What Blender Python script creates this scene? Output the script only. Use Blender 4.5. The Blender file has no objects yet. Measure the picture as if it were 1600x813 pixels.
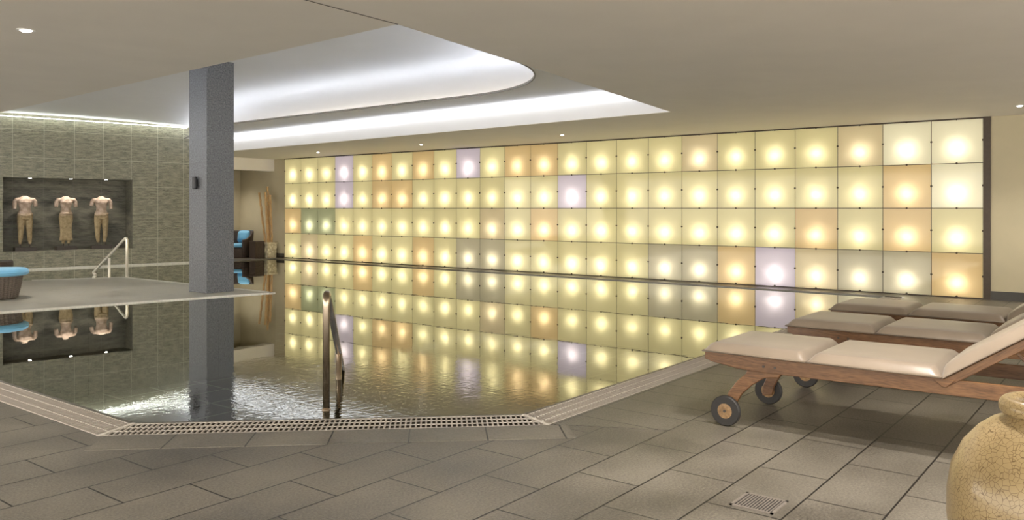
import bpy, bmesh, math, random
from mathutils import Vector, Matrix
from mathutils.geometry import tessellate_polygon
random.seed(7)
C = bpy.context.scene.collection
R = math.radians
# ------------------------------------------------------------------ camera
EYE = 1.35; F = 1285.0; YAW = math.atan2(.614, .789)
cam_d = bpy.data.cameras.new('camera'); cam = bpy.data.objects.new('camera', cam_d); C.objects.link(cam)
cam.location = (0, 0, EYE); cam.rotation_euler = (R(90), 0, YAW - R(90))
cam_d.sensor_width = 36; cam_d.lens = F/1600*36; cam_d.shift_y = -80.5/1600
cam_d.clip_start = .05; cam_d.clip_end = 200
bpy.context.scene.camera = cam
# ------------------------------------------------------------------ world, exposure
w = bpy.data.worlds.new('world'); bpy.context.scene.world = w; w.use_nodes = True
w.node_tree.nodes['Background'].inputs[0].default_value = (1.0, .93, .84, 1)
w.node_tree.nodes['Background'].inputs[1].default_value = 3.3
vs = bpy.context.scene.view_settings
vs.view_transform = 'Standard'; vs.look = 'None'; vs.gamma = 1; vs.use_curve_mapping = False
vs.exposure = 0.95
LED_POWER = 9; STRIP_POWER = 2.0; BULB_W = 1.75; PANEL_E = .115; DOWN_W = 50; NICHE_W = 14
CEIL = 2.71
# ------------------------------------------------------------------ helpers
def at(px, py, z=0.0):
    """point of the level plane z that the photograph shows at px, py"""
    d = F*(z-EYE)/(326-py); l = (px-800)/F*d
    return Vector((.614*l + .789*d, -.789*l + .614*d, z))
def tag(o, label=None, cat=None, group=None, kind=None):
    if label: o['label'] = label
    if cat: o['category'] = cat
    if group: o['group'] = group
    if kind: o['kind'] = kind
    return o
def thing(name, label, cat, loc=(0,0,0), rz=0, group=None):
    o = bpy.data.objects.new(name, None); C.objects.link(o); o.location = loc; o.rotation_euler = (0,0,rz)
    return tag(o, label, cat, group)
def obj(name, bm, m, parent=None, smooth=False, bevel=0, seg=2):
    bmesh.ops.recalc_face_normals(bm, faces=bm.faces)
    me = bpy.data.meshes.new(name); bm.to_mesh(me); bm.free()
    o = bpy.data.objects.new(name, me); C.objects.link(o)
    for x in (m if isinstance(m, (list, tuple)) else [m]): me.materials.append(x)
    if smooth:
        for p in me.polygons: p.use_smooth = True
    if bevel:
        b = o.modifiers.new('bevel', 'BEVEL'); b.width = bevel; b.segments = seg; b.limit_method = 'ANGLE'; b.angle_limit = R(40)
    if parent: o.parent = parent
    return o
def struct(name, bm, m, **k): return tag(obj(name, bm, m, **k), kind='structure')
def box(bm, x0, x1, y0, y1, z0, z1, M=None, mi=0):
    vs_ = [bm.verts.new((x, y, z)) for x in (x0, x1) for y in (y0, y1) for z in (z0, z1)]
    if M is not None:
        for v in vs_: v.co = M @ v.co
    for f in ((0,1,3,2),(4,6,7,5),(0,4,5,1),(2,3,7,6),(0,2,6,4),(1,5,7,3)):
        fc = bm.faces.new([vs_[i] for i in f]); fc.material_index = mi
    return vs_
def bx(*a, **k):
    bm = bmesh.new(); box(bm, *a, **k); return bm
def prism(bm, pts, z0, z1, cap=True):
    """vertical prism over a plan polygon"""
    a = [bm.verts.new((p[0], p[1], z0)) for p in pts]; b = [bm.verts.new((p[0], p[1], z1)) for p in pts]
    n = len(pts)
    for i in range(n): bm.faces.new((a[i], a[(i+1)%n], b[(i+1)%n], b[i]))
    if cap: bm.faces.new(a); bm.faces.new(b)
def upright(bm, a, b, z0, z1):
    bm.faces.new([bm.verts.new(p) for p in ((*a, z0), (*b, z0), (*b, z1), (*a, z1))])
def sideprism(bm, pts, x0, x1):
    """prism over a (y, z) outline, from x0 to x1"""
    a = [bm.verts.new((x0, p[0], p[1])) for p in pts]; b = [bm.verts.new((x1, p[0], p[1])) for p in pts]
    n = len(pts)
    for i in range(n): bm.faces.new((a[i], a[(i+1)%n], b[(i+1)%n], b[i]))
    bm.faces.new(a); bm.faces.new(b)
def sheet(bm, loops, z, mi=0):
    """flat face: outer loop plus hole loops"""
    tri = tessellate_polygon([[Vector((p[0], p[1], 0)) for p in l] for l in loops])
    vv = [bm.verts.new((p[0], p[1], z)) for l in loops for p in l]
    for t in tri:
        f = bm.faces.new([vv[i] for i in t]); f.material_index = mi
def tube(bm, path, r, n=12, cap=True):
    path = [Vector(p) for p in path]; rings = []
    rr = r if isinstance(r, (list, tuple)) else [r]*len(path)
    up = None
    for i, p in enumerate(path):
        t = (path[min(i+1, len(path)-1)] - path[max(i-1, 0)]).normalized()
        if up is None: up = t.orthogonal().normalized()
        up = (up - t*up.dot(t)).normalized(); s = t.cross(up)
        rings.append([bm.verts.new(p + (up*math.cos(2*math.pi*k/n) + s*math.sin(2*math.pi*k/n))*rr[i]) for k in range(n)])
    for a, b in zip(rings, rings[1:]):
        for k in range(n): bm.faces.new((a[k], a[(k+1)%n], b[(k+1)%n], b[k]))
    if cap: bm.faces.new(rings[0]); bm.faces.new(rings[-1])
def rounded(pts, r, n=8):
    """round the inner corners of a 3D polyline"""
    pts = [Vector(p) for p in pts]; out = [pts[0]]
    for a, b, c in zip(pts, pts[1:], pts[2:]):
        d1 = (a-b).normalized(); d2 = (c-b).normalized()
        k = min(r, (a-b).length*.45, (c-b).length*.45)
        p, q = b+d1*k, b+d2*k
        for i in range(n+1):
            t = i/n; out.append(p*(1-t)**2 + b*2*t*(1-t) + q*t*t)
    return out + [pts[-1]]
def lathe(bm, prof, n=48, x=0, y=0, M=None):
    rings = []
    for r, z in prof:
        rings.append([bm.verts.new((x + r*math.cos(2*math.pi*k/n), y + r*math.sin(2*math.pi*k/n), z)) for k in range(n)])
    for a, b in zip(rings, rings[1:]):
        for k in range(n): bm.faces.new((a[k], a[(k+1)%n], b[(k+1)%n], b[k]))
    bm.faces.new(rings[0]); bm.faces.new(rings[-1])
    if M is not None:
        for rg in rings:
            for v in rg: v.co = M @ v.co
def loft(bm, rings, n=20, power=2.0):
    """rings: (z, cx, cy, rx, ry)"""
    rs = []
    for z, cx, cy, rx, ry in rings:
        rg = []
        for k in range(n):
            a = 2*math.pi*k/n; c, s = math.cos(a), math.sin(a)
            rg.append(bm.verts.new((cx + rx*math.copysign(abs(c)**(2/power), c), cy + ry*math.copysign(abs(s)**(2/power), s), z)))
        rs.append(rg)
    for a, b in zip(rs, rs[1:]):
        for k in range(n): bm.faces.new((a[k], a[(k+1)%n], b[(k+1)%n], b[k]))
    bm.faces.new(rs[0]); bm.faces.new(rs[-1])
def ball(bm, c, r, sc=(1,1,1)):
    M = Matrix.Translation(c) @ Matrix.Diagonal((r*sc[0], r*sc[1], r*sc[2], 1))
    bmesh.ops.create_uvsphere(bm, u_segments=16, v_segments=10, radius=1, matrix=M)
def copy_tree(o, parent=None):
    c = o.copy(); C.objects.link(c)
    if parent: c.parent = parent
    for ch in list(o.children): copy_tree(ch, c)
    return c
# ------------------------------------------------------------------ materials
class NT:
    def __init__(s, name):
        s.m = bpy.data.materials.new(name); s.m.use_nodes = True; s.t = s.m.node_tree; s.t.nodes.clear()
        s.out = s.t.nodes.new('ShaderNodeOutputMaterial')
    def n(s, typ, ins={}, **at_):
        nd = s.t.nodes.new('ShaderNode'+typ)
        for k, v in at_.items(): setattr(nd, k, v)
        for k, v in ins.items():
            if isinstance(v, bpy.types.NodeSocket): s.t.links.new(v, nd.inputs[k])
            else: nd.inputs[k].default_value = v
        return nd
    def coord(s, scale=(1,1,1), rot=(0,0,0), loc=(0,0,0), kind='Object'):
        c = s.n('TexCoord').outputs[kind]
        return s.n('Mapping', {'Vector': c, 'Scale': scale, 'Rotation': rot, 'Location': loc}).outputs[0]
    def ramp(s, fac, stops):
        r = s.n('ValToRGB', {'Fac': fac}); e = r.color_ramp.elements
        while len(e) < len(stops): e.new(.5)
        for x, (p, c) in zip(e, stops): x.position = p; x.color = (*c, 1)
        return r.outputs[0]
    def mix(s, a, b, fac, mode='MIX'):
        return s.n('MixRGB', {'Fac': fac, 'Color1': a, 'Color2': b}, blend_type=mode).outputs[0]
    def surf(s, sh): s.t.links.new(sh, s.out.inputs['Surface']); return s.m
def c4(c): return (*c, 1) if len(c) == 3 else c
def plain(name, col, rough=.5, metal=0, var=.12, scale=20, bump=0, spec=.5, coat=0):
    t = NT(name); v = t.coord()
    nz = t.n('TexNoise', {'Vector': v, 'Scale': scale, 'Detail': 5.0}).outputs[0]
    col_ = t.ramp(nz, [(.3, [x*(1-var) for x in col]), (.7, [min(1, x*(1+var)) for x in col])])
    ins = {'Base Color': col_, 'Roughness': rough, 'Metallic': metal, 'Specular IOR Level': spec, 'Coat Weight': coat}
    if bump: ins['Normal'] = t.n('Bump', {'Height': nz, 'Strength': bump, 'Distance': .01}).outputs[0]
    return t.surf(t.n('BsdfPrincipled', ins).outputs[0])
def stone(name, c1, c2, joint, bw, bh, mortar=.004, offset=.5, rough=.45, rot=(0,0,0), loc=(0,0,0), streak=(1,1,1), grain=80, tilevar=.22, bump=.35, spec=.5, big=1.3):
    t = NT(name); v = t.coord(rot=rot, loc=loc)
    br = t.n('TexBrick', {'Vector': v, 'Color1': (.9,.9,.9,1), 'Color2': (1-tilevar,)*3+(1,), 'Mortar': (0,0,0,1), 'Scale': 1.0,
        'Mortar Size': mortar, 'Mortar Smooth': .1, 'Brick Width': bw, 'Row Height': bh}, offset=offset)
    v2 = t.coord(scale=streak)
    g = t.n('TexNoise', {'Vector': v2, 'Scale': grain, 'Detail': 6.0, 'Roughness': .7}).outputs[0]
    b = t.n('TexNoise', {'Vector': v2, 'Scale': big, 'Detail': 4.0}).outputs[0]
    m = t.n('Math', {0: g, 1: b}, operation='ADD').outputs[0]
    m = t.n('Math', {0: m, 1: .5}, operation='MULTIPLY').outputs[0]
    col = t.ramp(m, [(.36, c1), (.64, c2)])
    col = t.mix(col, br.outputs[0], .75, 'MULTIPLY')
    col = t.mix(col, c4(joint), br.outputs[1])
    h = t.n('Math', {0: g, 1: br.outputs[1]}, operation='SUBTRACT').outputs[0]
    nm = t.n('Bump', {'Height': h, 'Strength': bump, 'Distance': .004}).outputs[0]
    rr = t.n('MapRange', {'Value': b, 'From Min': .3, 'From Max': .7, 'To Min': rough-.07, 'To Max': rough+.1}).outputs[0]
    return t.surf(t.n('BsdfPrincipled', {'Base Color': col, 'Roughness': rr, 'Normal': nm, 'Specular IOR Level': spec}).outputs[0])
def glow(name, col, power):
    t = NT(name); return t.surf(t.n('Emission', {'Color': c4(col), 'Strength': power}).outputs[0])
FC1, FC2 = (.052, .045, .034), (.252, .226, .180)
JNT = (.012, .010, .008)
floor_m = stone('floor_stone', FC1, FC2, JNT, .66, .35, mortar=.0048, loc=(.1, .13, 0), rough=.40)
edge_m = stone('edge_stone', FC1, FC2, JNT, .30, .66, mortar=.0048, offset=0, loc=(0, .36, 0), rough=.40)
diag_m = stone('diagonal_stone', FC1, FC2, JNT, .46, 5, mortar=.0048, offset=0, loc=(0, 1, 0), rough=.40)
deck_m = stone('deck_stone', (.30,.28,.22), (.50,.47,.38), (.22,.2,.16), .6, 1.2, mortar=.003, rough=.35, tilevar=.06)
curb_m = plain('curb_stone', (.10,.088,.065), .3, scale=30)
pale_edge_m = plain('pale_edge_stone', (.62,.6,.52), .35, scale=40)
wallst_m = stone('wall_stone', (.10,.098,.066), (.38,.36,.26), (.42,.41,.31), .62, .62, mortar=.0048, offset=0, rot=(R(90),0,0), loc=(.1,0,0), streak=(1,1,5.5), grain=20, rough=.55, tilevar=.12, big=5)
niche_m = stone('niche_stone', (.05,.05,.036), (.20,.19,.14), (.17,.165,.13), .62, .31, mortar=.003, offset=0, rot=(R(90),0,0), streak=(1,1,4.5), grain=9, rough=.6, tilevar=.08, big=2.2)
colm_m = stone('column_stone', (.045,.049,.052), (.21,.217,.225), (.10,.10,.10), 4, .52, mortar=.003, offset=0, rot=(R(90),0,0), grain=70, rough=.45, tilevar=.06, big=40, loc=(1.7,0,0))
ceil_m = plain('ceiling_paint', (.81,.765,.685), .8, var=.02, scale=2)
vault_m = plain('vault_paint', (.87,.87,.87), .7, var=.01, scale=2)
beige_m = plain('beige_wall_paint', (.46,.405,.27), .7, var=.03, scale=3)
base_m = plain('baseboard_stone', (.045,.04,.032), .4, scale=30)
frame_m = plain('dark_frame_metal', (.05,.034,.02), .4, metal=.3)
seam_m = plain('seam_shadow_gap', (.10,.09,.075), .8)
pool_m = stone('pool_tile', (.018,.027,.018), (.045,.06,.04), (.30,.35,.26), .62, .62, mortar=.018, offset=0, rough=.4, grain=20, tilevar=.05)
poolw_m = stone('pool_side_tile', (.025,.033,.02), (.055,.068,.045), (.2,.22,.16), .62, .31, mortar=.006, offset=0, rot=(R(90),0,0), rough=.4, grain=20)
channel_m = plain('drain_channel', (.012,.011,.01), .7)
grate_m = plain('grate_plastic', (.46,.41,.355), .45, var=.05)
rod_m = plain('grate_rod', (.66,.61,.54), .45, var=.05)
steel_m = plain('brushed_steel', (.34,.28,.21), .22, metal=1, var=.05, scale=60)
steel_pale_m = plain('satin_pale_steel', (.85,.80,.68), .42, metal=.6, var=.04, scale=60)
black_m = plain('black_plastic', (.012,.012,.013), .4)
rubber_m = plain('black_rubber', (.02,.018,.016), .6)
led_m = glow('led_white', (.86,.9,1.0), LED_POWER)
strip_m = glow('led_line_white', (.93,.95,1.0), STRIP_POWER)
lamp_m = glow('lamp_lens', (1.0,.95,.9), 6)
white_m = plain('white_enamel', (.8,.79,.76), .3, var=.02)
def wood(name, a, b, rough=.45, stretch=(14,1.2,14)):
    t = NT(name); v = t.coord(scale=stretch)
    nz = t.n('TexNoise', {'Vector': v, 'Scale': 3.0, 'Detail': 6.0, 'Distortion': 1.2}).outputs[0]
    fine = t.n('TexNoise', {'Vector': v, 'Scale': 18.0, 'Detail': 3.0}).outputs[0]
    m = t.n('Math', {0: nz, 1: fine}, operation='ADD').outputs[0]; m = t.n('Math', {0: m, 1: .5}, operation='MULTIPLY').outputs[0]
    col = t.ramp(m, [(.35, a), (.65, b)])
    nm = t.n('Bump', {'Height': m, 'Strength': .15, 'Distance': .003}).outputs[0]
    return t.surf(t.n('BsdfPrincipled', {'Base Color': col, 'Roughness': rough, 'Normal': nm}).outputs[0])
teak_m = wood('teak', (.075,.034,.013), (.20,.10,.042), .32)
hub_m = wood('light_teak', (.15,.085,.035), (.34,.21,.095), .5, (3,3,3))
bamboo_m = wood('bamboo', (.30,.165,.06), (.66,.44,.19), .45, (20,20,1.5))
def fabric(name, col, rough=.6, scale=350, sheen=.2):
    t = NT(name); v = t.coord()
    nz = t.n('TexNoise', {'Vector': v, 'Scale': scale, 'Detail': 2.0}).outputs[0]
    big = t.n('TexNoise', {'Vector': v, 'Scale': 5.0, 'Detail': 3.0}).outputs[0]
    c = t.ramp(big, [(.3, [x*.92 for x in col]), (.7, [min(1,x*1.06) for x in col])])
    h = t.n('Math', {0: nz, 1: big}, operation='ADD').outputs[0]
    nm = t.n('Bump', {'Height': h, 'Strength': .15, 'Distance': .004}).outputs[0]
    return t.surf(t.n('BsdfPrincipled', {'Base Color': c, 'Roughness': rough, 'Normal': nm, 'Sheen Weight': sheen}).outputs[0])
cush_m = fabric('taupe_cushion', (.245,.195,.145), .34)
pipe_m = fabric('piping', (.16,.12,.08), .5)
blue_m = fabric('blue_cushion', (.16,.44,.66), .6)
def wicker(name, a, b):
    t = NT(name); v = t.coord(kind='Object')
    wv = t.n('TexWave', {'Vector': v, 'Scale': 22.0, 'Distortion': .6, 'Detail': 1.0}, bands_direction='Z').outputs[1]
    w2 = t.n('TexNoise', {'Vector': v, 'Scale': 60.0}).outputs[0]
    m = t.n('Math', {0: wv, 1: w2}, operation='MULTIPLY').outputs[0]
    col = t.ramp(m, [(.1, a), (.6, b)])
    nm = t.n('Bump', {'Height': m, 'Strength': .6, 'Distance': .01}).outputs[0]
    return t.surf(t.n('BsdfPrincipled', {'Base Color': col, 'Roughness': .5, 'Normal': nm}).outputs[0])
wick_m = wicker('grey_brown_wicker', (.06,.045,.035), (.24,.19,.145))
wickd_m = wicker('dark_brown_wicker', (.025,.015,.01), (.10,.065,.045))
# sandstone: ochre below; the spots' light on the torso is coloured in as paler pink
t = NT('sandstone'); v = t.coord()
nz = t.n('TexNoise', {'Vector': v, 'Scale': 14.0, 'Detail': 6.0}).outputs[0]
sx = t.n('SeparateXYZ', {'Vector': v}).outputs[2]
zz = t.n('Math', {0: nz, 1: .25}, operation='MULTIPLY').outputs[0]; zz = t.n('Math', {0: sx, 1: zz}, operation='ADD').outputs[0]
cc = t.ramp(zz, [(.70, (.40,.31,.17)), (.86, (.52,.40,.31))])
cc = t.mix(cc, t.ramp(nz, [(.35, (.65,.62,.58)), (.65, (1,1,1))]), 1.0, 'MULTIPLY')
sand_m = t.surf(t.n('BsdfPrincipled', {'Base Color': cc, 'Roughness': .7, 'Normal': t.n('Bump', {'Height': nz, 'Strength': .35, 'Distance': .01}).outputs[0]}).outputs[0])
iron_m = plain('iron_base', (.055,.043,.035), .55)
# crackle glaze
t = NT('crackle_glaze'); v = t.coord()
wob = t.n('TexNoise', {'Vector': v, 'Scale': 25.0, 'Detail': 2.0}).outputs['Color']
v = t.mix(v, wob, .012)
vo = t.n('TexVoronoi', {'Vector': v, 'Scale': 74.0}, feature='DISTANCE_TO_EDGE').outputs['Distance']
cr = t.ramp(vo, [(.0, (1,1,1)), (.055, (0,0,0))])
bn = t.n('TexNoise', {'Vector': v, 'Scale': 6.0, 'Detail': 4.0}).outputs[0]
cc = t.ramp(bn, [(.3, (.27,.195,.09)), (.7, (.40,.30,.155))])
cc = t.mix(cc, (.10,.055,.02,1), t.mix((0,0,0,1), cr, .95))
glaze_m = t.surf(t.n('BsdfPrincipled', {'Base Color': cc, 'Roughness': .3, 'Specular IOR Level': .35, 'Coat Weight': .2, 'Coat Roughness': .03,
    'Normal': t.n('Bump', {'Height': bn, 'Strength': .12, 'Distance': .02}).outputs[0]}).outputs[0])
# carved shell planter
t = NT('carved_pale_stone'); v = t.coord()
vo = t.n('TexVoronoi', {'Vector': v, 'Scale': 14.0}).outputs[0]
cc = t.ramp(vo, [(.0, (.85,.78,.58)), (.5, (.50,.43,.28))])
carve_m = t.surf(t.n('BsdfPrincipled', {'Base Color': cc, 'Roughness': .35, 'Normal': t.n('Bump', {'Height': vo, 'Strength': .8, 'Distance': .02}).outputs[0]}).outputs[0])
# water
t = NT('pool_water'); v = t.coord()
n1 = t.n('TexNoise', {'Vector': v, 'Scale': 2.2, 'Detail': 3.0, 'Roughness': .55}).outputs[0]
n2 = t.n('TexNoise', {'Vector': t.coord(scale=(1,1,1)), 'Scale': 24.0, 'Detail': 2.0}).outputs[0]
pos = t.n('TexCoord').outputs['Object']
dist = t.n('VectorMath', {0: pos, 1: (4.25, 4.65, 0)}, operation='DISTANCE').outputs['Value']
msk = t.n('MapRange', {'Value': dist, 'From Min': .5, 'From Max': 2.1, 'To Min': 1.0, 'To Max': 0.012}, interpolation_type='SMOOTHSTEP').outputs[0]
h2 = t.n('Math', {0: n2, 1: msk}, operation='MULTIPLY').outputs[0]
h2 = t.n('Math', {0: h2, 1: .11}, operation='MULTIPLY').outputs[0]
h1 = t.n('Math', {0: n1, 1: .035}, operation='MULTIPLY').outputs[0]
h = t.n('Math', {0: h1, 1: h2}, operation='ADD').outputs[0]
nm = t.n('Bump', {'Height': h, 'Strength': 1.0, 'Distance': .012}).outputs[0]
fr = t.n('Fresnel', {'IOR': 2.6, 'Normal': nm}).outputs[0]
gl = t.n('BsdfGlossy', {'Color': (.92,.93,.90,1), 'Roughness': .01, 'Normal': nm}).outputs[0]
tr = t.n('BsdfTransparent', {'Color': (.62,.72,.62,1)}).outputs[0]
water_m = t.surf(t.n('MixShader', {0: t.n('Math', {0: fr, 1: 1.55}, operation='MULTIPLY', use_clamp=True).outputs[0], 1: tr, 2: gl}).outputs[0])
# glass of the wall panels: tinted, lit by lamps behind, plus an added even glow for box light
def pane(name, col, e):
    t = NT(name)
    rnd = t.n('ObjectInfo').outputs['Random']
    k = t.n('MapRange', {'Value': rnd, 'To Min': .88, 'To Max': 1.1}).outputs[0]
    em = t.n('Emission', {'Color': c4(col), 'Strength': t.n('Math', {0: k, 1: PANEL_E*e}, operation='MULTIPLY').outputs[0]}).outputs[0]
    tl = t.n('BsdfTranslucent', {'Color': c4([.5*x+.46 for x in col])}).outputs[0]
    a = t.n('AddShader', {0: em, 1: tl}).outputs[0]
    g = t.n('BsdfGlossy', {'Roughness': .04}).outputs[0]
    f = t.n('Fresnel', {'IOR': 1.35}).outputs[0]
    return t.surf(t.n('MixShader', {0: f, 1: a, 2: g}).outputs[0])
PANE = {'Y': pane('pane_yellow', (.93,.83,.43), 1.0), 'O': pane('pane_amber', (.94,.70,.31), .95), 'W': pane('pane_lilac', (.84,.74,.82), 1.1),
        'G': pane('pane_olive', (.58,.60,.32), .7), 'N': pane('pane_sand', (.78,.70,.46), .72), 'P': pane('pane_peach', (.92,.77,.45), .85),
        'B': pane('pane_cream', (1.0,.93,.66), 1.15)}
# ------------------------------------------------------------------ the setting
XW = 13.94                                   # plane of the glowing wall
POOL_IN = [(2.62, 5.05), (4.30, 3.25), (13.5, 3.25), (13.5, 18.6)]
WALL_O = Vector((11.26, 19.06, 0)); WALL_A = math.atan(-.168)
WX = Vector((math.cos(WALL_A), math.sin(WALL_A), 0)); WY = Vector((-math.sin(WALL_A), math.cos(WALL_A), 0))
def wl(s, t_=0): p = WALL_O + WX*s + WY*t_; return (p.x, p.y)
deck_pts = [tuple(at(430, 457)[:2]), tuple(at(195, 433)[:2]), tuple(at(50, 438)[:2])]
dA, dB, dC = deck_pts
dD = (dC[0]-6, dC[1]+1.0); dE = (-1.0, 12.85)
G = .28                                      # grate width
o1 = (2.62-G, 5.05-G*.414); o2 = (4.30-G*.414, 3.25-G)
# whole water outline: near edge, glowing wall side, far end, statue wall
water_pts = [(2.62, 5.05), (4.30, 3.25), (13.5, 3.25), (13.5, 18.6), (11.30, 18.6), wl(.1, 0), wl(-9.5, 0), (1.5, 17.5), (2.62, 17.4)]
hole = [o1, o2, (13.5, 3.25-G), (13.5, 18.6), (11.30, 18.6), wl(.1, .02), wl(-9.5, .02), (1.2, 19), (2.62-G, 17.4)]
outer = [(-7, -7), (17, -7), (17, 24), (-7, 24)]
bm = bmesh.new(); sheet(bm, [outer, hole], 0); struct('floor', bm, floor_m)
# pool basin
bm = bmesh.new(); sheet(bm, [water_pts], -1.25); struct('floor', bm, pool_m)
bm = bmesh.new(); prism(bm, water_pts, -1.25, -.0125, cap=False); struct('wall_pool', bm, poolw_m)
bm = bmesh.new(); sheet(bm, [water_pts], -.012)
wt = obj('pool_water', bm, water_m)
if wt.data.polygons[0].normal.z < 0: wt.data.flip_normals()
tag(wt, 'still dark green water filling the indoor swimming pool', 'water', kind='stuff')
# channel under the grates
bm = bmesh.new(); sheet(bm, [[o1, o2, (13.5, 3.25-G), (13.5, 3.25), (4.30, 3.25), (2.62, 5.05), (2.62, 17.4), (2.62-G, 17.4)]], -.09)
for a, b in (((2.62-G, 17.4), o1), (o1, o2), (o2, (13.5, 3.25-G))): upright(bm, a, b, -.09, -.0005)
struct('trim_1', bm, channel_m)
# thin stone lip between channel and water
def strip_along(bm, a, b, w0, w1, z0, z1):
    a = Vector((*a, 0)); b = Vector((*b, 0)); d = (b-a).normalized(); nrm = Vector((-d.y, d.x, 0))
    prism(bm, [(p.x, p.y) for p in (a+nrm*w0, b+nrm*w0, b+nrm*w1, a+nrm*w1)], z0, z1)
bm = bmesh.new()
strip_along(bm, (2.62, 5.05), (2.62, 17.4), -.012, .012, -.09, 0)
strip_along(bm, (2.62, 5.05), (4.30, 3.25), -.012, .012, -.09, 0)
strip_along(bm, (4.30, 3.25), (13.5, 3.25), -.012, .012, -.09, 0)
struct('trim_2', bm, curb_m)
# tile courses beside the pool
nx, ny = (4.30-2.62), (3.25-5.05); L_ = math.hypot(nx, ny); ux, uy = nx/L_, ny/L_; px_, py_ = uy, -ux      # along the cut corner / away from the water
def off(p, a, b): return (p[0]+ux*a+px_*b, p[1]+uy*a+py_*b)
bm = bmesh.new()
q1 = o1; q2 = o2
loc = [Vector((0, 0)), Vector((math.hypot(q2[0]-q1[0], q2[1]-q1[1]), 0))]
Ld = loc[1].x
Wd = .30
bm = bmesh.new(); box(bm, 0.05, Ld+.12, -Wd, -.005, -.02, .003)
b_ = struct('trim_3', bm, diag_m); b_.location = (q1[0], q1[1], 0); b_.rotation_euler = (0, 0, math.atan2(uy, ux))
bm = bmesh.new(); prism(bm, [(o2[0]+.02, o2[1]-.006), (13.4, o2[1]-.006), (13.4, 2.32), (o2[0]+.35, 2.32)], -.02, .0025); struct('trim_4', bm, edge_m)
# peninsula deck
bm = bmesh.new(); prism(bm, [dE, dA, dB, dC, dD], -1.25, .0)
struct('floor', bm, deck_m)
bm = bmesh.new()
for a, b in ((dE, dA), (dA, dB), (dB, dC)): strip_along(bm, a, b, -.005, .10 if a != dE else .07, -.02, .004)
struct('trim_5', bm, pale_edge_m)
# curb strips at the glowing wall and the far end
bm = bmesh.new(); box(bm, 13.5, XW+.06, 3.0, 18.6, -.3, .004); box(bm, 11.30, XW+.06, 18.6, 18.75, -.3, .004); struct('trim_6', bm, curb_m)
bm = bmesh.new(); p = [wl(-9.5, -.10), wl(.15, -.10), wl(.15, .02), wl(-9.5, .02)]; prism(bm, p, -.3, .02); struct('trim_7', bm, pale_edge_m)
# statue wall with its niche, in the wall's own frame
NS0, NS1, NZ0, NZ1, ND = -4.0, -1.31, .395, 2.035, .5
def in_wall(o): o.location = WALL_O; o.rotation_euler = (0, 0, WALL_A); return o
bm = bmesh.new()
box(bm, -9.5, NS0, 0, .6, -.4, 3.8); box(bm, NS1, .18, 0, .6, -.4, 3.8)
box(bm, NS0, NS1, 0, .6, -.4, NZ0); box(bm, NS0, NS1, 0, .6, NZ1, 3.8)
in_wall(struct('wall_back', bm, wallst_m))
bm = bmesh.new(); box(bm, NS0, NS1, ND, .62, NZ0, NZ1)
box(bm, NS0-.002, NS0+.004, .01, ND, NZ0, NZ1); box(bm, NS1-.004, NS1+.002, .01, ND, NZ0, NZ1); box(bm, NS0, NS1, .01, ND, NZ1-.004, NZ1+.002)
in_wall(struct('wall_niche', bm, niche_m))
# pale strip: light on the stone wall's right end corner, put into the colour
in_wall(struct('trim_8', bx(.15, .19, -.03, .0, 0, 2.9), pale_edge_m))
# glowing wall side: plain wall before, behind and after the panels
PY0, PY1, PN = 1.98, 18.72, 24
PS = (PY1-PY0)/PN; PH = CEIL/4
bm = bmesh.new(); box(bm, XW, XW+.4, -7, PY0-.10, 0, CEIL+.1); box(bm, XW, XW+.4, PY1, 22, 0, CEIL+.1); struct('wall_right', bm, beige_m)
bm = bmesh.new(); box(bm, XW+.45, XW+.5, PY0-.1, PY1+.1, 0, CEIL)
for k in range(5): box(bm, XW+.03, XW+.45, PY0, PY1, k*PH-.008, k*PH+.008)
struct('wall_lightbox', bm, plain('lightbox_liner', (.22,.2,.16), .8))
bm = bmesh.new(); box(bm, XW-.03, XW+.05, PY0-.10, PY0-.01, 0, CEIL); box(bm, XW-.02, XW+.03, PY0-.1, PY1, CEIL-.022, CEIL)
box(bm, XW-.02, XW+.03, PY0-.1, PY1, 0, .018); struct('trim_9', bm, frame_m)
bm = bmesh.new(); box(bm, XW-.02, XW, -7, PY0-.10, 0, .13); struct('baseboard_right', bm, base_m)
bm = bmesh.new(); box(bm, XW-.015, XW, PY1+.03, 21, 0, .12); box(bm, 10, XW, 20.785, 20.8, 0, .12); struct('baseboard_back', bm, base_m)
bm = bmesh.new(); box(bm, 9, XW+.4, 20.8, 21.1, 0, CEIL+.1); struct('wall_alcove', bm, beige_m)
bm = bmesh.new(); box(bm, 11.3, XW, 19.2, 19.5, 2.385, CEIL); struct('trim_10', bm, ceil_m)
# ceiling with the opening
C1, C2, C3, C4 = (4.27, 4.39), (10.5, 5.34), (11.42, 19.1), (5.15, 20.2)
bm = bmesh.new(); sheet(bm, [[(-7,-7), (17,-7), (17,24), (-7,24)], [C1, C2, C3, C4]], CEIL)
for a, b in ((C4, C1), (C1, C2), (C2, C3)): upright(bm, a, b, CEIL, 3.1)
struct('ceiling', bm, ceil_m)
bm = bmesh.new(); strip_along(bm, (C1[0], C1[1]), (-3, 4.05), -.004, .004, CEIL-.003, CEIL+.002); struct('trim_11', bm, seam_m)
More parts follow.
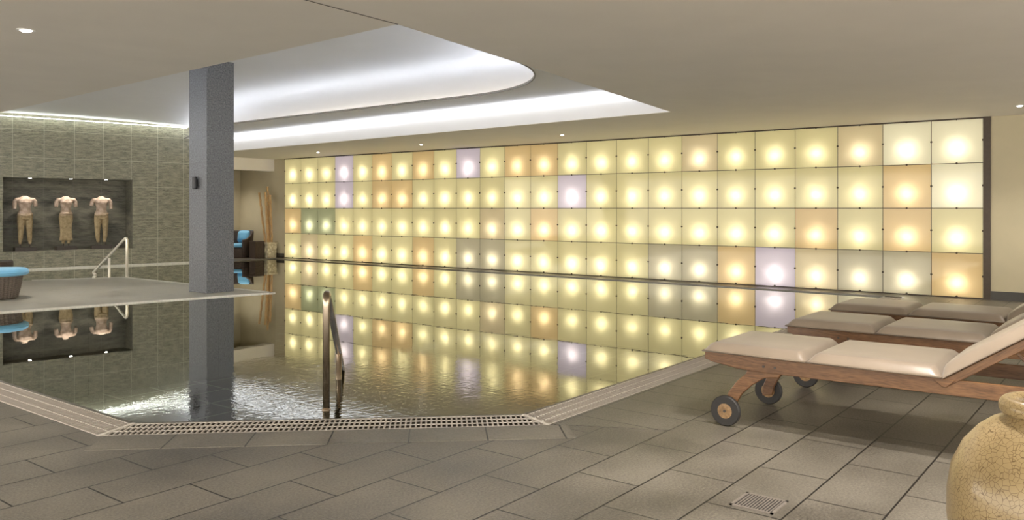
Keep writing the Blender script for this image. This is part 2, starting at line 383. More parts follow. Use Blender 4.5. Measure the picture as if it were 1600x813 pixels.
# white lining of the opening, soffit and rounded lip
lip = [(11.4, 19.7), (9.84, 15.3), (9.70, 8.4)] + [(7.2+2.5*math.cos(R(a)), 8.4+2.5*math.sin(R(a))) for a in range(-6, -71, -6)] + [(7.2, 5.76), (4.9, 5.3), (5.0, 20.6)]
def inset(p, q, k): return (p[0]+(q[0]-p[0])*k, p[1]+(q[1]-p[1])*k)
bm = bmesh.new()
cen = (7.7, 12)
ins = [inset(p, cen, .002) for p in (C1, C2, C3, C4)]
for a, b in ((ins[3], ins[0]), (ins[0], ins[1]), (ins[1], ins[2])): upright(bm, a, b, CEIL+.004, 3.12)
big = [(3.2, 3.4), (12.4, 4.2), (12.6, 21.5), (3.6, 21.5)]
sheet(bm, [big, lip], 3.10)
n = len(lip); lb = bmesh.new()
for i in range(n-1):                       # upstand of the lip
    strip_along(lb, lip[i], lip[i+1], 0, .02, 3.092, 3.122)
struct('ceiling', bm, vault_m); struct('trim_12', lb, plain('lip_shadow_gap', (.22,.21,.19), .5))  # upstand coloured dark grey to imitate the shadow gap at the lip
# the vault above: shallow domed surface
bm = bmesh.new(); NXv, NYv = 40, 60; g = []
for j in range(NYv+1):
    row = []
    for i in range(NXv+1):
        x = 3.2+9.4*i/NXv; y = 3.4+18.1*j/NYv
        u = min(1, max(0, (13.5-x)/5)); v_ = min(1, max(0, (y-4.6)/2.5)); u2 = min(1, max(0, (x-4.2)/2.2))
        s = (math.sin(u*math.pi/2)*math.sin(v_*math.pi/2)*math.sin(u2*math.pi/2))
        e = min(1, max(0, (19.9-.168*(x-7)-y)/6)); s *= .35+.65*math.sin(e*math.pi/2)
        row.append(bm.verts.new((x, y, 3.27+.46*s)))
    g.append(row)
for j in range(NYv):
    for i in range(NXv): bm.faces.new((g[j][i], g[j][i+1], g[j+1][i+1], g[j+1][i]))
struct('ceiling', bm, vault_m, smooth=True)
# LED lines: hidden behind the lip, in the slot under the soffit and along the stone wall's top
def led(name, pts, w_, z0, z1, m, label, w0=0):
    bm = bmesh.new()
    for a, b in zip(pts, pts[1:]): strip_along(bm, a, b, w0, w0+w_, z0, z1)
    o = obj(name, bm, m); tag(o, label, 'light'); return o
ol = [(p[0]+.16, p[1]) if i < 2 else p for i, p in enumerate(lip)]
arc_out = [(11.3, 18.9), (10.06, 15.3), (9.92, 8.4)] + [(7.2+2.72*math.cos(R(a)), 8.4+2.72*math.sin(R(a))) for a in range(-6, -71, -6)] + [(7.2, 5.53), (4.75, 5.07), (4.8, 20)]
led('led_strip', arc_out[:6], .03, 3.103, 3.115, led_m, 'cool white light line hidden behind the right lip of the ceiling recess')
led('led_strip', arc_out[5:], .03, 3.103, 3.115, glow('led_cool_white', (.84,.88,1.0), LED_POWER*4.8), 'cool white light line hidden behind the near and left lip of the recess')
led('led_strip', [inset(C2, cen, .008), inset(C3, cen, .008)], .05, 2.985, 3.015, strip_m, 'bright white straight light line along the right side of the ceiling recess')
o = obj('led_strip', bx(-7.5, -.05, -.12, -.10, 3.355, 3.365), glow('led_wall_wash', (.95,1,.92), 9)); in_wall(o); tag(o, 'thin white light line along the top of the stone wall', 'light')
# ------------------------------------------------------------------ column
kc = at(323, 459)
col = thing('stone_column', 'square grey stone column standing on the pool deck', 'column', (kc.x, kc.y, 0))
obj('shaft', bx(0, .49, 0, .51, 0, 3.9), colm_m, col, bevel=.004)
sp = thing('wall_speaker', 'small black fixture on the left face of the stone column', 'speaker', (kc.x, kc.y+.27, 1.76))
obj('housing', bx(-.075, -.02, -.045, .045, -.10, .10), black_m, sp, bevel=.02, seg=4)
obj('bracket', bx(-.025, .0, -.02, .02, -.05, .05), black_m, sp)
# ------------------------------------------------------------------ glowing glass panels
bm = bmesh.new()                              # dark mullions behind the joints
for c in range(1, 24): box(bm, XW+.005, XW+.022, PY1-c*PS-.0065, PY1-c*PS+.0065, .02, CEIL-.02)
for k in range(1, 4): box(bm, XW+.0055, XW+.0215, PY0, PY1, k*PH-.007, k*PH+.007)
struct('trim_13', bm, frame_m)
ROWS = ["YYYWYOYOYWYOOYYYYPYYYPBB",
        "YYYWYOOYYYYYYWYYYYYYYYOB",
        "OGGYYYYYYYPYOYYYYYYYOYOY",
        "YPYYOYYONNNYYYYYNNOWPNNO"]
ROWS[3] = "YPYYOYYOYNNYYYYYNNOWPNNO"
HUE = {'Y': 'pale yellow', 'O': 'amber', 'W': 'whitish lilac', 'G': 'olive green', 'N': 'dull sand coloured', 'P': 'peach coloured', 'B': 'bright cream'}
NUM = ['first','second','third','fourth','fifth','sixth','seventh','eighth','ninth','tenth','eleventh','twelfth']
RN = ['top row', 'second row from the top', 'third row from the top', 'bottom row']
pane_me = {}
def clampmesh():
    bm = bmesh.new(); lathe(bm, [(.016, 0), (.016, .008), (.011, .014)], 12, M=Matrix.Rotation(R(-90), 4, 'Y')); return bm
clamp0 = None
for r in range(4):
    z1 = CEIL - r*PH; z0 = z1-PH; zc = (z0+z1)/2
    for c in range(24):
        yc = PY1 - (c+.5)*PS; k = ROWS[r][c]
        if k not in pane_me:
            bm = bx(-.004, .004, -PS/2+.005, PS/2-.005, -PH/2+.005, PH/2-.005)
            o = obj('glass_panel', bm, PANE[k]); pane_me[k] = o.data
        else:
            o = bpy.data.objects.new('glass_panel', pane_me[k]); C.objects.link(o)
        o.location = (XW, yc, zc)
        side = '%s from the %s end' % ((NUM[c], 'left') if c < 12 else (NUM[23-c], 'right'))
        tag(o, 'glowing %s glass wall panel, %s, %s' % (HUE[k], RN[r], side), 'light panel', 'backlit glass panels of the glowing wall')
        spots = [(-PS/2, 0), (0, -PH/2)]
        if r == 0: spots.append((0, PH/2-.012))
        if r == 3: spots[1] = (0, -PH/2+.022)
        if c == 0: spots.append((PS/2-.01, 0))
        for (dy, dz) in spots:
            if clamp0 is None: cl = clamp0 = obj('clamp', clampmesh(), frame_m, smooth=False)
            else: cl = clamp0.copy(); C.objects.link(cl)
            cl.parent = o; cl.location = (-.006, dy, dz)
        ld = bpy.data.lights.new('panel_lamp', 'POINT'); ld.energy = BULB_W; ld.color = (1, .95, .84); ld.shadow_soft_size = .04
        lo = bpy.data.objects.new('panel_lamp', ld); C.objects.link(lo); lo.location = (XW+.095, yc, z0+PH*.34)
# ------------------------------------------------------------------ grates
def grate(name, outer_a, outer_b, inner_a, inner_b, label, pitch=.032):
    """slats across, three rods along, mitred end rods; a, b on the outer line and on the water line"""
    oa, ob, ia, ib = [Vector((*p, 0)) for p in (outer_a, outer_b, inner_a, inner_b)]
    d = (ib-ia).normalized(); nr = Vector((-d.y, d.x, 0))
    if (oa-ia).dot(nr) < 0: nr = -nr
    u0, u1 = min(0, (oa-ia).dot(d)), max((ib-ia).length, (ob-ia).dot(d))
    ea, eb = (oa-ia).dot(d), (ob-ia).dot(d)-(ib-ia).length; LL = (ib-ia).length
    t = thing(name, label, 'grate', (ia.x, ia.y, 0), math.atan2(d.y, d.x), 'overflow grates around the pool')
    sg = 1 if nr.dot(Vector((-d.y, d.x, 0))) > 0 else -1
    bm = bmesh.new(); u = u0+pitch*.5
    while u < u1:
        lo_, hi = .02, G-.006
        if ea < 0 and u < 0: lo_ = max(lo_, G*u/ea)
        if ea > 0 and u < ea: hi = min(hi, G*u/ea)
        if eb > 0 and u > LL: lo_ = max(lo_, G*(u-LL)/eb)
        if eb < 0 and u > LL+eb: hi = min(hi, G*(LL-u)/-eb)
        if hi-lo_ > .01:
            y0, y1 = sorted((sg*lo_, sg*hi)); box(bm, u-.0052, u+.0052, y0, y1, -.007, .001)
        u += pitch
    obj('slats', bm, grate_m, t)
    for w_ in (.022, .105, .19, G-.008):
        a = ea*w_/G; b = LL+eb*w_/G
        y0, y1 = sorted((sg*(w_-.0024), sg*(w_+.0024)))
        obj('rod', bx(a, b, y0, y1, -.004, .0015), rod_m, t)
    return t
gf = grate('pool_grate', o1, o2, (2.62, 5.05), (4.30, 3.25), 'slatted white overflow grate across the cut corner of the pool')
grate('pool_grate', o2, (13.4, 3.25-G), (4.30, 3.25), (13.4, 3.25), 'long slatted overflow grate between the pool and the loungers')
grate('pool_grate', (2.62-G, 12.6), o1, (2.62, 12.6), (2.62, 5.05), 'slatted overflow grate along the left near side of the pool')
# mitre bars where the grates meet
for a, b, w_ in ((o1, (2.62, 5.05), 'left'), (o2, (4.30, 3.25), 'right')):
    bm = bmesh.new(); strip_along(bm, a, b, -.012, .012, -.012, .003); o = obj('end_bar', bm, rod_m, gf)
    o.matrix_parent_inverse = (Matrix.Translation(gf.location) @ Matrix.Rotation(gf.rotation_euler.z, 4, 'Z')).inverted()
# floor drain
dp = at(1186, 787)
t = thing('floor_drain', 'small square metal drain grate set in the floor tiles', 'drain', (dp.x, dp.y, 0), 0)
bm = bmesh.new()
for a in ((-.10,.10,-.10,-.088), (-.10,.10,.088,.10), (-.10,-.088,-.10,.10), (.088,.10,-.10,.10)): box(bm, *a, 0, .005)
obj('rim', bm, plain('drain_steel', (.25,.22,.19), .45, metal=.4), t)
bm = bmesh.new()
for k in range(13): box(bm, -.088, .088, -.084+k*.014, -.084+k*.014+.0075, -.008, .004)
obj('slats', bm, plain('drain_slat', (.19,.165,.14), .5, metal=.3), t)
obj('sump', bx(-.087,.087,-.087,.087,-.01,.0015), channel_m, t)
# ------------------------------------------------------------------ handrails
def rail(name, base, ang, top, mid_u, mid_z, end_u, end_z, r, m, label, deep=-.55, arch=.12, tall=1.0):
    t = thing(name, label, 'handrail', base, ang)
    pts = rounded([(0,0,deep), (0,0,top), (end_u,0,end_z), (end_u-.10,0,deep+.3)], arch, 10)
    bm = bmesh.new(); tube(bm, pts, r, 16); obj('rail', bm, m, t, smooth=True)
    bm = bmesh.new(); tube(bm, [(mid_u,0,deep), (mid_u,0,mid_z)], r*.92, 14); obj('post', bm, m, t, smooth=True)
    bm = bmesh.new(); lathe(bm, [(r*1.12, -.02), (r*1.3, -.018), (r*1.3, .004), (r*1.1, .008)], 20); obj('collar', bm, m, t, smooth=True)
    return t
rail('pool_handrail', (3.62, 4.41, -.012), R(45), .82, 1.0, .24, 1.42, -.04, .024, steel_m, 'brushed steel handrail rising from the water near the cut corner')
rail('pool_handrail', (at(196,433.5).x, at(196,433.5).y-.06, 0), R(92), .80, .66, .36, 1.30, .03, .026, steel_pale_m, 'pale steel handrail at the far corner of the deck before the niche', deep=-.3, arch=.10)
# ------------------------------------------------------------------ loungers
def pad(bm, x0, x1, y0, y1, t, rim=.06, n=14, z0=0):
    """upholstered pad: flat base, top swelling in from a thin rim"""
    def prof(d): k = min(1, max(0, d/rim)); return .008 + (t-.008)*(1-(1-k)**1.7)
    def ax(a, b):
        L = b-a; e = [0, .12, .25, .45, .7, 1.0]
        s = [a+rim*k for k in e] + [a+rim+(L-2*rim)*k/5 for k in range(1, 5)] + [b-rim*k for k in reversed(e)]
        return s
    X, Y = ax(x0, x1), ax(y0, y1); top = []; bot = []
    for y in Y:
        rt, rb = [], []
        for x in X:
            d = min(x-x0, x1-x, y-y0, y1-y); dx = min(x-x0, x1-x); dy = min(y-y0, y1-y)
            crown = .003*math.sin(math.pi*(x-x0)/(x1-x0))*math.sin(math.pi*(y-y0)/(y1-y0))
            rt.append(bm.verts.new((x, y, z0+prof(dx)*prof(dy)/t + crown))); rb.append(bm.verts.new((x, y, z0)))
        top.append(rt); bot.append(rb)
    nx_, ny_ = len(X), len(Y)
    for j in range(ny_-1):
        for i in range(nx_-1):
            bm.faces.new((top[j][i], top[j][i+1], top[j+1][i+1], top[j+1][i])); bm.faces.new((bot[j][i], bot[j+1][i], bot[j+1][i+1], bot[j][i+1]))
    for i in range(nx_-1):
        bm.faces.new((top[0][i], bot[0][i], bot[0][i+1], top[0][i+1])); bm.faces.new((top[-1][i], top[-1][i+1], bot[-1][i+1], bot[-1][i]))
    for j in range(ny_-1):
        bm.faces.new((top[j][0], top[j+1][0], bot[j+1][0], bot[j][0])); bm.faces.new((top[j][-1], bot[j][-1], bot[j+1][-1], top[j+1][-1]))
LW = .70; ZT = .445
def make_lounger(label):
    """local y runs from head (0) to foot (2.02); x across"""
    t = thing('sun_lounger', label, 'sun lounger', group='wheeled wooden sun loungers beside the pool')
    side = [(2.02, ZT), (2.02, ZT-.045), (1.97, ZT-.06), (1.80, ZT-.085), (1.62, ZT-.09), (0, ZT-.082), (0, ZT)]
    for x in (0, LW-.03):
        bm = bmesh.new(); sideprism(bm, side, x, x+.03); obj('side_rail', bm, teak_m, t, bevel=.004)
    obj('end_board', bx(.03, LW-.03, 1.985, 2.012, ZT-.05, ZT-.004), teak_m, t, bevel=.003)
    obj('end_board', bx(.03, LW-.03, .01, .04, ZT-.08, ZT-.01), teak_m, t, bevel=.003)
    for k in range(9): obj('slat', bx(.03, LW-.03, .74+k*.138, .74+k*.138+.09, ZT-.022, ZT-.004), teak_m, t)
    # wheel legs, wheels
    for x in (0.004, LW-.034):
        outer_ = [(1.905, .060), (1.895, .14), (1.865, .21), (1.81, .285), (1.755, .335), (1.74, ZT-.07)]
        inner_ = [(1.52, ZT-.07), (1.55, .335), (1.64, .32), (1.72, .265), (1.785, .20), (1.825, .13), (1.835, .075)]
        bm = bmesh.new(); sideprism(bm, outer_+inner_, x+.001, x+.031); obj('wheel_leg', bm, teak_m, t, bevel=.005)
    for x, s in ((-.012, -1), (LW+.012, 1)):
        wh = bpy.data.objects.new('wheel', None); C.objects.link(wh); wh.parent = t; wh.location = (x, 1.875, .094)
        M_ = Matrix.Rotation(R(90), 4, 'Y')
        bm = bmesh.new(); lathe(bm, [(.070, -.017), (.088, -.017), (.094, -.010), (.094, .010), (.088, .017), (.070, .017)], 40, M=M_); obj('tyre', bm, rubber_m, wh, smooth=False)
        bm = bmesh.new(); lathe(bm, [(.030, -.019), (.071, -.014), (.071, .014), (.030, .019)], 40, M=M_); obj('hub', bm, hub_m, wh)
        bm = bmesh.new(); lathe(bm, [(.009, -.024), (.009, .024)], 16, M=M_); obj('bolt', bm, iron_m, wh)
    for y in (1.57, 1.64):
        for x in (-.003, LW): 
            bm = bmesh.new(); lathe(bm, [(.008, 0), (.008, .003)], 12, M=Matrix.Translation((x, y, ZT-.052)) @ Matrix.Rotation(R(90), 4, 'Y')); obj('bolt', bm, iron_m, t)
    # head legs
    for x in (.03, LW-.065):
        obj('leg', bx(x, x+.035, .16, .235, 0, ZT-.03), teak_m, t, bevel=.004)
    obj('stretcher', bx(.065, LW-.065, .18, .205, .15, .20), teak_m, t, bevel=.003)
    # cushions
    for y0, y1 in ((1.385, 2.03), (.67, 1.38)):
        bm = bmesh.new(); pad(bm, -.012, LW+.012, y0, y1, .058); cu = obj('cushion', bm, cush_m, t, smooth=True); cu.location.z = ZT+.001
        bm = bmesh.new(); tube(bm, [(-.012,y0,0), (LW+.012,y0,0), (LW+.012,y1,0), (-.012,y1,0), (-.012,y0,0)], .0055, 8); pp = obj('piping', bm, pipe_m, cu, smooth=True); pp.location.z = .005
    # backrest hinged at y = .66
    br = bpy.data.objects.new('backrest', None); C.objects.link(br); br.parent = t; br.location = (0, .665, ZT-.005); br.rotation_euler = (R(-34), 0, 0)
    for x in (.032, LW-.062):
        bm = bmesh.new(); sideprism(bm, [(.02, 0), (.0, -.045), (-.78, -.045), (-.80, 0)], x-.034 if x < .1 else x+.034, (x-.004) if x < .1 else x+.064); obj('back_rail', bm, teak_m, br, bevel=.004)
    for k in range(6): obj('back_slat', bx(.028, LW-.028, -.12-k*.13, -.04-k*.13, -.022, -.004), teak_m, br)
    bm = bmesh.new(); pad(bm, -.012, LW+.012, -.80, 0.0, .058); cu = obj('back_cushion', bm, cush_m, br, smooth=True)
    cu.location.z = .003
    for x in (-.006, LW-.024):
        bm = bmesh.new(); sideprism(bm, [(.72, ZT+.0), (.60, ZT+.0), (.645, ZT-.045), (.665, ZT-.045)], x, x+.030); obj('hinge_block', bm, teak_m, t, bevel=.003)
    for x in (.09, LW-.12):
        bm = bmesh.new(); sideprism(bm, [(.36, .62), (.325, .60), (.12, ZT-.05), (.16, ZT-.05)], x, x+.025); obj('prop', bm, teak_m, t, bevel=.003)
    return t
l1 = make_lounger('nearest wooden sun lounger with pale taupe cushions, both front wheels showing')
l2 = copy_tree(l1); l3 = copy_tree(l1)
l2['label'] = 'middle wooden sun lounger with taupe cushions, between the other two loungers'
l3['label'] = 'farthest wooden sun lounger with taupe cushions, closest to the glowing wall'
l1.location = (4.86, .215, 0); l2.location = (6.28, .19, 0); l3.location = (7.52, .24, 0)
# ------------------------------------------------------------------ crackle vase
vz = thing('ceramic_vase', 'large tan crackle glazed ceramic vase at the right front corner', 'vase', (2.675, .215, 0)); vz.scale = (1, 1, 1.04)
prof = [(.02, .0), (.155, .0), (.16, .02), (.19, .12), (.222, .25), (.246, .37), (.256, .47), (.255, .53), (.244, .60), (.216, .66), (.178, .705), (.145, .73), (.118, .742),
        (.108, .75), (.106, .758)]
bm = bmesh.new(); lathe(bm, prof + [(.09, .755), (.075, .73), (.09, .70), (.15, .62), (.05, .1)], 96); obj('body', bm, glaze_m, vz, smooth=True)
rim_ = [(.088, .748)] + [(.105+.022*math.cos(R(a)), .772+.024*math.sin(R(a))) for a in range(-90, 181, 18)] + [(.060, .76), (.052, .73)]
bm = bmesh.new(); lathe(bm, rim_, 96); obj('rim', bm, glaze_m, vz, smooth=True)
# ------------------------------------------------------------------ statues
def statue_body(kind):
    bm = bmesh.new()
    # torso: z from hips to the neck break
    tw = {'a': 1.0, 'b': .92, 'c': .97}[kind]
    loft(bm, [(.52, 0, 0, .10, .075), (.57, 0, 0, .150*tw, .098), (.63, 0, .0, .152*tw, .100), (.69, 0, 0, .130*tw, .088), (.75, 0, -.004, .108*tw, .078), (.80, 0, -.006, .110*tw, .08),
              (.86, 0, -.008, .128*tw, .090), (.92, 0, -.006, .148*tw, .092), (.97, 0, 0, .158*tw, .080), (1.005, 0, .005, .125, .062), (1.03, 0, .008, .062, .050), (1.05, 0, .01, .048, .044)], 28, 2.3)
    if kind == 'b':
        loft(bm, [(.05, 0, 0, .128, .078), (.07, 0, 0, .132, .082), (.14, 0, 0, .122, .078), (.28, 0, 0, .116, .078), (.42, 0, 0, .128, .086), (.55, 0, 0, .148, .098), (.62, 0, 0, .142, .094)], 28, 2.4)
        for k in range(9):                                    # skirt folds
            x = -.10+k*.025; tube(bm, [(x*.9, -.078, .56), (x*.95, -.068, .3), (x*1.1, -.072, .06)], [.006, .008, .010], 8)
        ball(bm, (.0, -.03, .655), .13, (1.1, .8, .2)); ball(bm, (-.05, -.075, .60), .07, (1.2, .5, .6))
        for s in (-1, 1): loft(bm, [(-.02, s*.055, 0, .030, .036), (.07, s*.055, 0, .034, .04)], 14)
    else:
        for s in (-1, 1):
            sp_ = .004 if kind == 'a' else -.004
            loft(bm, [(-.01, s*(.082+sp_*3), 0, .030, .036), (.04, s*(.082+sp_*3), .0, .036, .042), (.14, s*(.084+sp_), .004, .050, .056), (.24, s*.083, 0, .054, .056), (.33, s*.080, 0, .062, .064),
                      (.45, s*.077, 0, .074, .078), (.56, s*.072, 0, .080, .086), (.62, s*.066, 0, .070, .08)], 22, 2.2)
        tube(bm, [(-.15, -.03, .66), (-.09, -.088, .635), (0, -.10, .60), (.09, -.088, .635), (.15, -.03, .66)], .013, 10)     # belt
        tube(bm, [(-.14, -.03, .60), (-.08, -.09, .55), (.0, -.095, .53), (.08, -.09, .55), (.14, -.03, .60)], .012, 10)
        if kind == 'c': ball(bm, (-.03, -.07, .62), .085, (1.4, .5, .6))
    for s in (-1, 1):                                          # chest and arm stumps
        ball(bm, (s*.062, -.070, .905), .055 if kind == 'b' else .05, (1, .55 if kind != 'b' else .8, .85 if kind == 'b' else .6))
        la = {'a': (.17, .12), 'b': (.13, .13), 'c': (.10, .17)}[kind][0 if s < 0 else 1]
        path = [(s*.115, 0, .965), (s*.165, 0, .955), (s*.195, -.005, .92), (s*.208, -.01, .97-.04-la)]
        tube(bm, path, [.05, .054, .046, .040], 14)
    return bm
def statue(kind, label, s_pos, sc, rz=0):
    p = wl(s_pos, .27)
    t = thing('stone_statue', label, 'statue', (p[0], p[1], NZ0), WALL_A+rz, 'headless torso statues in the wall niche')
    t.scale = (sc, sc, sc)
    b = obj('figure', statue_body(kind), sand_m, t, smooth=True); b.location.z = .165
    m = b.modifiers.new('remesh', 'REMESH'); m.mode = 'VOXEL'; m.voxel_size = .009; m.use_smooth_shade = True
    s = b.modifiers.new('smooth', 'SMOOTH'); s.iterations = 3; s.factor = .5
    obj('plinth', bx(-.21, .21, -.10, .10, 0, .085), iron_m, t, bevel=.003)
    for x in ((-.055, .055) if kind == 'b' else (-.09, .09)):
        bm = bmesh.new(); tube(bm, [(x, 0, .08), (x, 0, .18)], .014, 10); obj('pin', bm, iron_m, t)
    return t
statue('a', 'left headless sandstone statue with bare legs and spread arm stumps in niche', -3.52, 1.02)
statue('b', 'middle headless sandstone statue wearing a long folded skirt in niche', -2.69, 1.02, R(4))
statue('c', 'right headless sandstone statue with cloth wrapped hips in niche', -1.93, 1.02, R(-6))
# ------------------------------------------------------------------ wicker seats
def ottoman(loc, label, cushion=True, r=.34):
    t = thing('wicker_ottoman', label, 'ottoman', loc, 0)
    bm = bmesh.new(); n = 72; rings = []
    for r_, z in ((r*.80, .015), (r*.82, .02), (r*.92, .17), (r*1.0, .33), (r*1.0, .34)):
        rings.append([bm.verts.new(((r_+(.006 if k%2 else -.004))*math.cos(2*math.pi*k/n), (r_+(.006 if k%2 else -.004))*math.sin(2*math.pi*k/n), z)) for k in range(n)])
    for a, b in zip(rings, rings[1:]):
        for k in range(n): bm.faces.new((a[k], a[(k+1)%n], b[(k+1)%n], b[k]))
    bm.faces.new(rings[0]); bm.faces.new(rings[-1]); obj('body', bm, wick_m, t)
    bm = bmesh.new(); lathe(bm, [(r*.5, 0), (r*.78, 0), (r*.78, .02), (r*.5, .02)], 40); obj('foot_ring', bm, wickd_m, t)
    if cushion:
        bm = bmesh.new(); lathe(bm, [(.02, .345), (r*1.12, .345), (r*1.22, .36), (r*1.24, .39), (r*1.22, .43), (r*1.12, .45), (.02, .455)], 56); obj('cushion', bm, blue_m, t, smooth=True)
        bm = bmesh.new(); lathe(bm, [(r*1.235, .39), (r*1.252, .395), (r*1.252, .402), (r*1.235, .407)], 56); obj('piping', bm, blue_m, t)
    else:
        bm = bmesh.new(); lathe(bm, [(.02, .34), (r*1.0, .34), (r*1.04, .36), (r*1.04, .44), (r*1.0, .455), (.02, .455)], 56); obj('lid', bm, wickd_m, t, smooth=False)
    return t
p = at(2, 471); ottoman((p.x+.1, p.y+.45, 0), 'round wicker ottoman with bright blue cushion on the pool deck')
p = at(-4, 452); ottoman((p.x, p.y+.35, 0), 'dark wicker stool without cushion behind the blue topped ottoman', False)
def tub_chair(loc, rz, label):
    """open side faces local -y"""
    t = thing('wicker_armchair', label, 'armchair', loc, rz)
    bm = bmesh.new(); lathe(bm, [(.26, 0), (.30, .0), (.32, .15), (.33, .27), (.2, .28)], 40); obj('base', bm, wickd_m, t)
    bm = bmesh.new(); n = 40; A0, A1 = R(-50), R(230); o_ = []
    for k in range(n+1):
        a = A0+(A1-A0)*k/n; e = 1-abs((k/n)*2-1); h = .50+.24*min(1, e*2.2)**1.0*math.sin(min(1, e*1.6)*math.pi/2)
        c, s = math.cos(a), math.sin(a)
        o_.append([bm.verts.new((c*q, s*q, z)) for q, z in ((.33, .02), (.36, h*.6), (.375, h-.03), (.365, h), (.32, h), (.305, h-.03), (.29, .26), (.29, .02))])
    for a, b in zip(o_, o_[1:]):
        for k in range(8): bm.faces.new((a[k], a[(k+1)%8], b[(k+1)%8], b[k]))
    bm.faces.new(o_[0]); bm.faces.new(o_[-1]); obj('shell', bm, wickd_m, t, smooth=True)
    bm = bmesh.new(); lathe(bm, [(.02, .285), (.26, .285), (.285, .31), (.285, .36), (.26, .385), (.02, .395)], 40); obj('seat_cushion', bm, blue_m, t, smooth=True)
    bm = bmesh.new(); pad(bm, -.22, .22, 0, .36, .12, rim=.09); bc = obj('back_cushion', bm, blue_m, t, smooth=True); bc.location = (0, .27, .39); bc.rotation_euler = (R(78), 0, 0)
    return t
tub_chair((13.28, 19.85, 0), R(-62), 'dark wicker tub armchair with blue cushions in the far alcove')
tub_chair((12.36, .93, 0), R(-150), 'dark wicker armchair at the right edge before the beige wall')
# side box, carved planter, bamboo poles
sb = thing('wicker_box', 'dark brown wicker box table beside the carved planter', 'box', (13.385, 19.2, 0), 0)
obj('body', bx(-.15, .13, -.14, .14, 0, .44), wickd_m, sb, bevel=.008); obj('top', bx(-.158, .138, -.148, .148, .44, .465), wickd_m, sb, bevel=.004)
pl = thing('carved_planter', 'pale square carved planter holding bamboo poles in the alcove', 'planter', (13.71, 19.12, 0), 0)
bm = bmesh.new(); 
def sq(h, z): return [(-h, -h, z), (h, -h, z), (h, h, z), (-h, h, z)]
lv = [sq(.135, 0), sq(.14, .03), sq(.155, .36), sq(.17, .38), sq(.17, .43), sq(.145, .43), sq(.135, .30)]
rg = [[bm.verts.new(p) for p in l] for l in lv]
for a, b in zip(rg, rg[1:]):
    for k in range(4): bm.faces.new((a[k], a[(k+1)%4], b[(k+1)%4], b[k]))
bm.faces.new(rg[0]); bm.faces.new(rg[-1]); obj('pot', bm, carve_m, pl, bevel=.006)
bm = bmesh.new(); ball(bm, (-.145, 0, .22), .07, (.35, 1, 1.2)); ball(bm, (0, -.145, .22), .07, (1, .35, 1.2)); obj('relief', bm, carve_m, pl, smooth=True)
bps = [((-.08, .07), (-.25, .12), 1.78, 'leftmost bamboo pole leaning in the carved planter'), ((-.06, -.05), (-.17, -.06), 1.80, 'second bamboo pole from the left in the carved planter'),
       ((.07, -.08), (-.01, -.10), 1.72, 'slender third bamboo pole in the carved planter'), ((.06, .05), (.02, .08), 1.95, 'tallest bamboo pole standing in the carved planter')]
for (bx0, by0), (tx, ty), h, lab in bps:
    bm = bmesh.new(); n = 14; path = []; rad = []
    for k in range(n*3+1):
        f = k/(n*3); node = (k % 6 == 0)
        path.append((13.71+bx0*.8+(tx-bx0)*f+.006*math.sin(k*.9), 19.12+by0*.8+(ty-by0)*f, .312+(h-.312)*f)); rad.append(.033 if node else .029)
    tube(bm, path, rad, 12); o = obj('bamboo_pole', bm, bamboo_m, smooth=True); tag(o, lab, 'bamboo pole', 'bamboo poles in the planter')
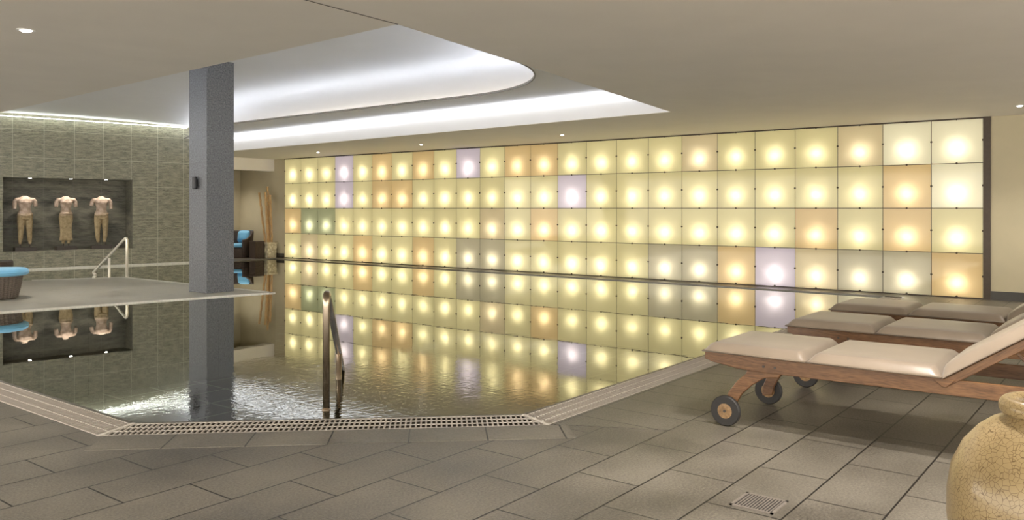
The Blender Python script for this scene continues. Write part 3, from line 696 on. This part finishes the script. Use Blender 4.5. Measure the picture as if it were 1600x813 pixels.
# ------------------------------------------------------------------ downlights and added fill spots
def downlight(x, y, z, label, energy, col=(1,.93,.82), size=R(110), lens=.032, show=True):
    t = thing('ceiling_downlight', label, 'ceiling light', (x, y, z))
    bm = bmesh.new(); lathe(bm, [(lens+.004, -.004), (lens+.018, -.004), (lens+.02, .0), (lens+.004, .0)], 28); obj('trim_ring', bm, white_m, t)
    bm = bmesh.new(); lathe(bm, [(.001, -.016), (lens*.6, -.014), (lens, -.003), (lens, .002), (.001, .002)], 24); obj('lens', bm, lamp_m, t)
    ld = bpy.data.lights.new('down_beam', 'SPOT'); ld.energy = energy; ld.color = col; ld.spot_size = size; ld.spot_blend = .8; ld.shadow_soft_size = .05
    lo = bpy.data.objects.new('down_beam', ld); C.objects.link(lo); lo.location = (x, y, z-.02)
downlight(12.56, 8.6, CEIL, 'tiny round downlight nearest the camera along the glowing wall', DOWN_W)
downlight(12.6, 12.25, CEIL, 'tiny round downlight above the middle left of the glowing wall', DOWN_W)
downlight(12.8, 15.9, CEIL, 'tiny round downlight above the far left end of the glowing wall', DOWN_W)
downlight(12.7, 1.38, CEIL, 'round downlight at the right edge above the beige wall', DOWN_W*2, lens=.04)
downlight(2.67, 6.77, CEIL, 'round recessed downlight in the left part of the low ceiling', DOWN_W*1.5, lens=.045)
for x, y, e in ((.6, 2.6, 2.2), (3.6, .5, 2.6), (2.2, -1.5, 2), (8.6, -.6, 2.0), (6.0, -1.6, 1.6), (-.5, 8.5, 2), (.2, 5.0, 1.4), (4.4, .9, 3.0), (12.9, 20.2, 1.6), (5.2, 13.6, 1.5)):  # mostly fill spots, added without fixtures to brighten floor, ceiling, alcove and deck
    ld = bpy.data.lights.new('down_beam', 'SPOT'); ld.energy = DOWN_W*e; ld.color = (1, .94, .88); ld.spot_size = R(115); ld.spot_blend = .9; ld.shadow_soft_size = .07
    lo = bpy.data.objects.new('down_beam', ld); C.objects.link(lo); lo.location = (x, y, CEIL-.03)
for s_, lab in ((-3.45, 'left'), (-2.62, 'middle'), (-1.86, 'right')):
    p = wl(s_, .14)
    t = thing('niche_spotlight', 'small recessed spotlight in the niche above the %s statue' % lab, 'spotlight', (p[0], p[1], NZ1-.005), 0, 'niche spotlights')
    bm = bmesh.new(); lathe(bm, [(.001, -.006), (.03, -.006), (.035, .0), (.001, .0)], 20); obj('lens', bm, lamp_m, t)
    ld = bpy.data.lights.new('niche_beam', 'SPOT'); ld.energy = NICHE_W; ld.color = (1, .9, .8); ld.spot_size = R(80); ld.spot_blend = .7; ld.shadow_soft_size = .02
    lo = bpy.data.objects.new('niche_beam', ld); C.objects.link(lo); lo.location = (p[0], p[1], NZ1-.03); lo.rotation_euler = (R(8), 0, WALL_A)
